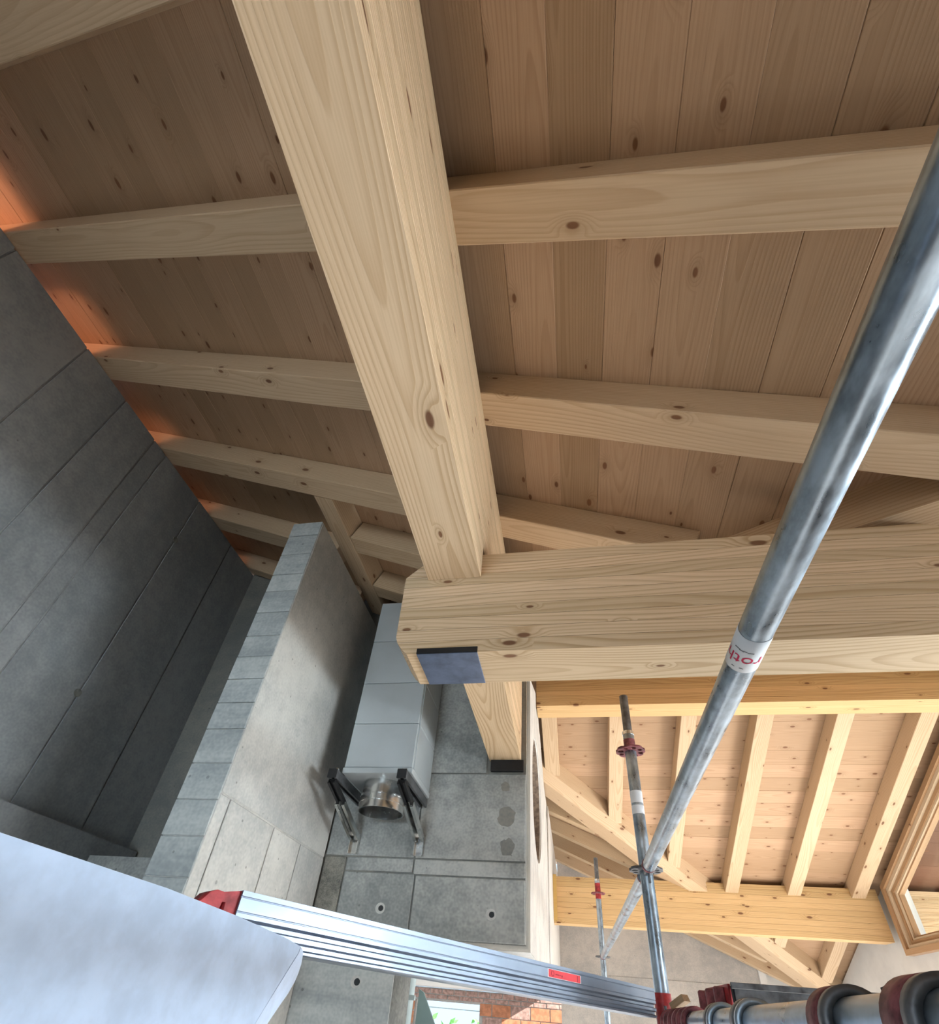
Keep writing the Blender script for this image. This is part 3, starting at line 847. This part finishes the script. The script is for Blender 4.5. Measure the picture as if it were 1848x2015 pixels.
# ------------------------------------------------------------------ scaffold (metres)
RT = 0.02415
def rosette(parent, x, y, z, mat, R=0.062):
    holes = []
    for i in range(8):
        t = math.pi*i/4
        holes.append(circle(0.043*math.cos(t), 0.043*math.sin(t), 0.0105 if i % 2 else 0.0125, 12))
    me = prism_mesh('rosette', [((R - (0.006 if (i % 4) == 0 else 0))*math.cos(2*math.pi*i/32), (R - (0.006 if (i % 4) == 0 else 0))*math.sin(2*math.pi*i/32)) for i in range(32)], 0.010, holes)
    return link('rosette', me, parent, mat, Matrix.Translation((x, y, z-0.005)) @ Matrix.Rotation(0.2, 4, 'Z'))

def standard(x, y, ztop, zros, label, red):
    root = empty('scaffold_standard', (x, y, -1.55*S), label, 'scaffold post', 'scaffold standards')
    tube('post_tube', (x, y, -1.55*S), (x, y, ztop), RT, M_galv, root)
    tube('collar', (x, y, ztop-0.012), (x, y, ztop+0.004), RT+0.002, M_inox, root)
    tube('spigot', (x, y, ztop+0.004), (x, y, ztop+0.19), 0.019, M_galvd, root, 28, 0.016)
    for i, z in enumerate(zros):
        rosette(root, x, y, z, M_redd if i == 0 else M_galvd)
    return root
s1 = standard(0.283, 2.18, 1.055, (0.968, 0.482, -0.03), 'near scaffold standard with a red rosette in front of the cross roof', True)
tube('paint_mark', (0.283, 2.18, 0.975), (0.283, 2.18, 1.02), RT+0.0006, M_redd, s1)
tube('red_sleeve', (0.283, 2.18, -0.30), (0.283, 2.18, 0.098), RT+0.004, M_red, s1)
for a, b_ in ((0.690, 0.725), (0.735, 0.785)):
    tube('paper_band', (0.283, 2.18, a), (0.283, 2.18, b_), RT+0.0007, M_white, s1)
s2 = standard(0.233, 5.25, 1.06, (0.946, 0.458), 'far slim scaffold standard in front of the far beam', False)
tube('paint_mark', (0.233, 5.25, 0.90), (0.233, 5.25, 1.03), RT+0.0006, M_red, s2)
tube('paper_band', (0.233, 5.25, 0.17), (0.233, 5.25, 0.22), RT+0.0006, M_white, s2)

def rail_head(parent, x, y, z, d):
    """cast end that grips the rosette; d = +1 when the rail comes from +y"""
    tube('end_ring', (x, y+d*0.076, z), (x, y+d*0.092, z), RT+0.0015, M_redd, parent)
    wh = box('wedge_head', (x-0.016, min(y+d*0.030, y+d*0.078), z-0.024), (x+0.016, max(y+d*0.030, y+d*0.078), z+0.012), M_galvd, parent, 0.004, su=False)
    box('wedge', (x-0.004, min(y+d*0.048, y+d*0.060), z-0.055), (x+0.004, max(y+d*0.048, y+d*0.060), z+0.045), M_galvd, wh, 0.001, su=False)
rz = 0.480
g1 = empty('guard_rail', (0.286, 0.7, rz), 'thick galvanised guard rail sweeping from the right edge to the near standard', 'scaffold rail', 'guard rails')
tube('rail_tube', (0.2865, 2.105, rz), (0.2865, -0.7, rz), RT, M_galv, g1, 48)
rail_head(g1, 0.285, 2.18, rz, -1)
g2 = empty('guard_rail', (0.26, 3.7, rz), 'thin galvanised guard rail between the two scaffold standards', 'scaffold rail', 'guard rails')
tube('rail_tube', (0.283, 2.255, rz-0.006), (0.2335, 5.17, 0.458), RT, M_galv, g2)
rail_head(g2, 0.283, 2.18, rz-0.006, 1)
rail_head(g2, 0.2335, 5.25, 0.458, -1)

# paper sticker wrapped round the near rail, with its upside down lettering
def wrap(name, pts_fn, r, y_mid, mat, parent):
    pass
SY = 0.690; SW = 0.082; A0, A1 = math.radians(140), math.radians(322)
def cyl(a, y, r):
    return (0.2865 + r*math.cos(a), y, rz + r*math.sin(a))
v, f = [], []
na, ny = 40, 2
for i in range(na+1):
    a = A0 + (A1-A0)*i/na
    for r_ in (RT+0.0002, RT+0.0006):
        for y in (SY-SW/2, SY+SW/2): v.append(cyl(a, y, r_))
for i in range(na):
    q = i*4; w_ = q+4
    f += [(q+2, q+3, w_+3, w_+2), (q, w_, w_+1, q+1), (q, q+2, w_+2, w_), (q+1, w_+1, w_+3, q+3)]
f += [(0, 1, 3, 2), (na*4, na*4+2, na*4+3, na*4+1)]
stk = link('sticker', mesh('sticker', [Vector(p) - Vector((0.2865, SY, rz)) for p in v], f, True), g1, M_white, Matrix.Translation((0.2865, SY, rz)))
stk['label'] = 'white paper sticker with red upside down lettering'

def text_mesh(body, size):
    cu = bpy.data.curves.new('lettering', 'FONT')
    cu.body = body; cu.size = size; cu.align_x = 'CENTER'; cu.align_y = 'CENTER'
    o = bpy.data.objects.new('lettering', cu); col.objects.link(o)
    me = bpy.data.meshes.new_from_object(o.evaluated_get(bpy.context.evaluated_depsgraph_get()))
    bpy.data.objects.remove(o); bpy.data.curves.remove(cu)
    bm = bmesh.new(); bm.from_mesh(me)
    bmesh.ops.triangulate(bm, faces=bm.faces)
    bmesh.ops.subdivide_edges(bm, edges=[e for e in bm.edges if e.calc_length() > 0.006], cuts=2)
    bm.to_mesh(me); bm.free(); me.materials.clear()
    return me
def on_rail(me, a_mid, y_mid, name, mat):
    r_ = RT + 0.0011
    for vv in me.vertices:
        tx, ty = vv.co.x, vv.co.y
        a = a_mid + tx/r_*TXS
        vv.co = Vector(cyl(a, y_mid + ty*TYS, r_)) - Vector((0.2865, SY, rz))
    o = link(name, me, stk, mat, Matrix.Translation((0.2865, SY, rz)))
    return o
TXS, TYS = -1.0, 1.0
am = math.radians(238)
on_rail(text_mesh('roth', 0.034), am, SY+0.010, 'lettering', M_ink)
for (da, dy, w_, h_) in ((0.32, -0.012, 0.009, 0.0025), (0.0, -0.013, 0.006, 0.0025), (-0.22, -0.012, 0.008, 0.0025), (-0.5, -0.013, 0.010, 0.0025), (0.15, 0.030, 0.006, 0.002), (-0.35, 0.031, 0.005, 0.002)):
    me = bpy.data.meshes.new('print_bar')
    me.from_pydata([(-w_/2, -h_/2, 0), (w_/2, -h_/2, 0), (w_/2, h_/2, 0), (-w_/2, h_/2, 0)], [], [(0, 1, 2, 3)])
    on_rail(me, am+da, SY+dy, 'print_bar', M_grey)

# ledger below, with deck claws riding on it
lz = 0.018
lgd = empty('ledger', (0.281, 0.7, lz), 'grey ledger tube carrying hooked decks at the bottom right', 'scaffold rail')
tube('rail_tube', (0.281, 2.10, lz), (0.281, -0.7, lz), RT, M_galv, lgd, 48)
rail_head(lgd, 0.281, 2.18, lz, -1)

def claw_mesh(w, r0, r1, a0, a1, tail):
    """hook bar bent over the tube, width w along y, with a tail to +x"""
    n = 18; sec = []
    for i in range(n+1):
        a = math.radians(a0 + (a1-a0)*i/n)
        sec.append(((r0*math.cos(a), r0*math.sin(a)), (r1*math.cos(a), r1*math.sin(a))))
    if tail:
        (i0, o0) = sec[0]
        sec.insert(0, ((i0[0]+tail, i0[1]-0.004), (o0[0]+tail-(r1-r0)*0.0, o0[1]-0.004)))
    v, f = [], []
    for (pi, po) in sec:
        for y in (-w/2, w/2):
            v.append((pi[0], y, pi[1])); v.append((po[0], y, po[1]))
    m_ = len(sec)
    for i in range(m_-1):
        q = i*4; w_ = q+4
        f += [(q, q+1, w_+1, w_), (q+2, w_+2, w_+3, q+3), (q+1, q+3, w_+3, w_+1), (q, w_, w_+2, q+2)]
    f += [(0, 2, 3, 1), ((m_-1)*4, (m_-1)*4+1, (m_-1)*4+3, (m_-1)*4+2)]
    return mesh('claw', v, f, True)
cm = {}
def claw(parent, y, w, mat, name='claw'):
    key = (round(w, 3), mat.name)
    if key not in cm:
        cm[key] = claw_mesh(w, RT+0.0006, RT+0.0105, 35, 235, 0.03)
        cm[key].materials.append(mat)
    return link(name, cm[key], parent, None, Matrix.Translation((0.281, y, lz)))

# near deck end: two claws and a dark end bar
nd = empty('deck_end', (0.33, 0.62, lz), 'near deck end hooked over the ledger with two red worn claws at the right edge', 'scaffold deck')
for y in (0.735, 0.560):
    c_ = claw(nd, y, 0.034, M_redd)
    claw(c_, y-0.024, 0.012, M_galvd, 'claw_rib')
bm = bmesh.new()
arch = [(0.315, 0.50, 0.03), (0.315, 0.50, 0.052), (0.315, 0.55, 0.058), (0.315, 0.66, 0.058), (0.315, 0.715, 0.052), (0.315, 0.715, 0.03)]
nd_v = [Vector(p) for p in arch] + [Vector(p)+Vector((0.012, 0, 0)) for p in arch]
k = len(arch)
link('end_bar', mesh('end_bar', [p - Vector((0.32, 0.6, 0.04)) for p in nd_v], [tuple(range(k)), tuple(range(k, 2*k))] + [(i, (i+1) % k, k+(i+1) % k, k+i) for i in range(k)]), nd, M_black, Matrix.Translation((0.32, 0.6, 0.04)))
box('deck_body', (0.335, 0.47, 0.000), (1.4, 0.78, 0.035), M_galvd, nd, 0.003, su=False)

# second deck: claws at mid length
md = empty('deck_end', (0.33, 1.15, lz), 'middle deck end hooked over the ledger with dull grey claws', 'scaffold deck')
for y in (1.10, 1.33):
    c_ = claw(md, y, 0.030, M_galvd)
    claw(c_, y-0.022, 0.010, M_galv, 'claw_rib')
box('deck_body', (0.335, 0.98, 0.012), (1.6, 1.40, 0.050), M_galvd, md, 0.003, su=False)

# far deck with the red pressed end
dk = empty('scaffold_deck', (0.34, 1.86, 0.04), 'dark grey scaffold deck with a red pressed end right of the near standard', 'scaffold deck')
box('deck_body', (0.400, 1.70, 0.048), (2.2, 2.02, 0.105), M_galvd, dk, 0.003, su=False)
box('deck_lip', (0.395, 1.692, 0.098), (2.2, 1.70, 0.112), M_galvd, dk, 0.001, su=False)
slots = []
for yc in (1.80, 1.93):
    slots.append([(yc-0.018, 0.030), (yc+0.018, 0.030), (yc+0.018, 0.070)] + [(yc+0.018*math.cos(t), 0.070+0.018*math.sin(t)) for t in [math.pi*i/8 for i in range(1, 8)]] + [(yc-0.018, 0.070)])
link('end_plate', prism_mesh('end_plate', [(1.70, 0.020), (2.03, 0.020), (2.03, 0.098), (1.99, 0.110), (1.70, 0.108)], 0.006, slots), dk, M_red, M_YZ(0.388))
box('end_backing', (0.394, 1.70, 0.020), (0.399, 2.02, 0.104), M_black, dk, 0.0, su=False)
for y in (1.755, 1.865, 1.975):
    box('end_rib', (0.362, y-0.010, 0.022), (0.389, y+0.010, 0.104), M_redd, dk, 0.004, su=False)
for y in (1.62, 1.70, 1.78, 1.86, 1.94, 2.02):
    claw(dk, y, 0.020, M_redd)
wdg = beam('timber_wedge', (0.300, 2.06, 0.05), (0.335, 2.02, 0.075), 0.03, 0.02, (0, 0, 1), M_rafter, None, 0.001, su=False)
tag(wdg, 'small pale wooden wedge at the foot of the near standard', 'wedge')

# aluminium plank seen from its ribbed side
pA = Vector((-0.565, 0.885, 0.060)); pB = Vector((0.245, 2.125, 0.028))
Mp, Lp = frame(pA, pB, (0, 0, 1))
ap = empty('aluminium_plank', pA, 'long aluminium plank with ribbed side and small red sticker below the concrete', 'plank')
H = 0.078
# profile in local (y, z); -y looks towards the camera
prof = [(0.05, 0), (0.0, 0), (-0.006, 0.002), (-0.006, 0.006), (0.0, 0.009), (0.0, 0.015), (-0.007, 0.018), (-0.007, 0.025), (0.001, 0.028), (0.001, 0.034), (-0.008, 0.038), (-0.008, 0.0445), (-0.0065, 0.0455), (-0.0065, 0.0465), (-0.008, 0.0475), (-0.008, 0.067), (-0.0065, 0.068), (-0.0065, 0.069), (-0.008, 0.070), (-0.008, H), (0.05, H)]
# frame(): local y = up x d; decide which side faces the camera
side = Vector((Mp[0][1], Mp[1][1], Mp[2][1]))
sg = 1 if side.dot(-pA) < 0 else -1
prof = [(sg*a, b_) for a, b_ in prof]
nP = len(prof)
v = [(x_, a, b_) for x_ in (0, Lp) for a, b_ in prof]
link('plank_profile', mesh('plank_profile', v, [tuple(range(nP)), tuple(range(nP, 2*nP))] + [(i, (i+1) % nP, nP+(i+1) % nP, nP+i) for i in range(nP)]), ap, M_alu, Mp)
sxa = Lp*0.60
def on_plank(name, x0, x1, z0, z1, mat, t0, t1, par=None):
    me = box_mesh(name, x0, x1, min(sg*-t0, sg*-t1), max(sg*-t0, sg*-t1), z0, z1)
    return link(name, me, par or ap, mat, Mp)
sb_ = on_plank('sticker_border', sxa-0.004, sxa+0.154, 0.0480, 0.0668, M_white, 0.0079, 0.0083)
st_ = on_plank('sticker', sxa, sxa+0.15, 0.0488, 0.0660, M_lab, 0.0083, 0.0087)
ring = prism_mesh('emblem', circle(0, 0, 0.0068, 20), 0.0003, [circle(0, 0, 0.0048, 20)])
Me = Mp @ Matrix(((1, 0, 0, sxa+0.018), (0, 0, -sg, -sg*0.0088), (0, 1, 0, 0.0575), (0, 0, 0, 1)))
link('emblem', ring, st_, M_labd, Me)
for a, b_, c_, d_ in ((0.030, 0.046, 0.0555, 0.0580), (0.048, 0.055, 0.0555, 0.0578), (0.058, 0.064, 0.0530, 0.0580), (0.134, 0.137, 0.0500, 0.0640)):
    on_plank('print_bar', sxa+a, sxa+b_, c_, d_, M_labd, 0.0086, 0.0090, st_)
# red claw at the left end
v = []
cp = [(0.0, 0.030), (0.0, 0.077), (-0.018, 0.073), (-0.030, 0.070), (-0.042, 0.071), (-0.052, 0.066), (-0.062, 0.052), (-0.085, 0.036), (-0.085, 0.026)]
sl_ = [(-0.020, 0.036), (-0.030, 0.036), (-0.028, 0.056), (-0.022, 0.056)]
mc = prism_mesh('end_claw', cp, 0.045, [sl_])
link('end_claw', mc, ap, M_red, Mp @ Matrix(((1, 0, 0, 0), (0, 0, sg, -sg*0.003), (0, 1, 0, 0), (0, 0, 0, 1))))

# pale sheet close to the camera on the left
XP = -0.24
sh = empty('toe_board', (XP, 0.2, -0.12), 'pale bluish sheet board with rounded corner filling the lower left corner', 'board')
edge = [(-0.35, 0.0465), (0.20, 0.0462), (0.30, 0.0458), (0.38, 0.0430), (0.46, 0.0385), (0.494, 0.0352)]
fold = [(0.492, 0.030), (0.470, 0.006), (0.447, -0.020), (0.385, -0.085)]
b1 = edge + fold + [(-0.35, -0.085)]
me = prism_mesh('board_face', b1, 0.010)
link('board_face', me, sh, M_sheet, M_YZ(XP-0.010))
b2 = [(0.4945, 0.0350), (0.508, 0.0332), (0.518, 0.030), (0.530, 0.024), (0.536, 0.017), (0.5375, 0.011), (0.530, 0.001), (0.518, -0.006), (0.4985, -0.0190), (0.440, -0.085), (0.387, -0.085), (0.448, -0.020), (0.471, 0.006), (0.493, 0.030)]
me = prism_mesh('folded_end', b2, 0.010)
for vv in me.vertices:
    # bend the end away a little about the fold line
    dd = (vv.co.x - (0.447 + (vv.co.y+0.020)*0.92))
    vv.co.z += -max(0.0, dd)*0.30
link('folded_end', me, sh, M_sheet, M_YZ(XP-0.010))

# post with strap and tilted board in the opening below the slab
ps = empty('lashed_post', V(-0.735, 2.6, -1.55), 'pale grey post with a dark strap in the opening under the slab', 'post')
tube('post_body', V(-0.765, 2.62, -1.5), V(-0.722, 2.62, 0.20), 0.030*S, M_post, ps, 20)
box('clamp', (-0.775, 2.575, 0.022), (-0.680, 2.590, 0.040), M_post, ps, 0.002)
v0 = [(-0.800, 2.59, 0.10), (-0.790, 2.59, 0.02), (-0.783, 2.59, 0.004), (-0.775, 2.59, 0.02), (-0.778, 2.59, 0.10)]
for a, b_ in zip(v0[:-1], v0[1:]):
    tube('strap', V(*a), V(*b_), 0.006, M_black, ps, 8)
tb = link('leaning_board', ngon_prism('leaning_board', [(-0.70*S, -0.5*S), (-0.35*S, -0.5*S), (-0.615*S, -0.03*S), (-0.665*S, 0.055*S), (-0.685*S, 0.065*S)], 0.015), None, M_tarp, M_XZ(2.66*S))
tag(tb, 'green grey board with a pointed top leaning beside the post', 'board')

# ------------------------------------------------------------------ warm light added behind the left wall for the glow on the rafter ends
lamp('added_glow_light', 'AREA', V(-2.80, -0.2, 2.15), 13, (1.0, 0.48, 0.30), target=V(-2.2, 1.3, 2.45), size=0.2)
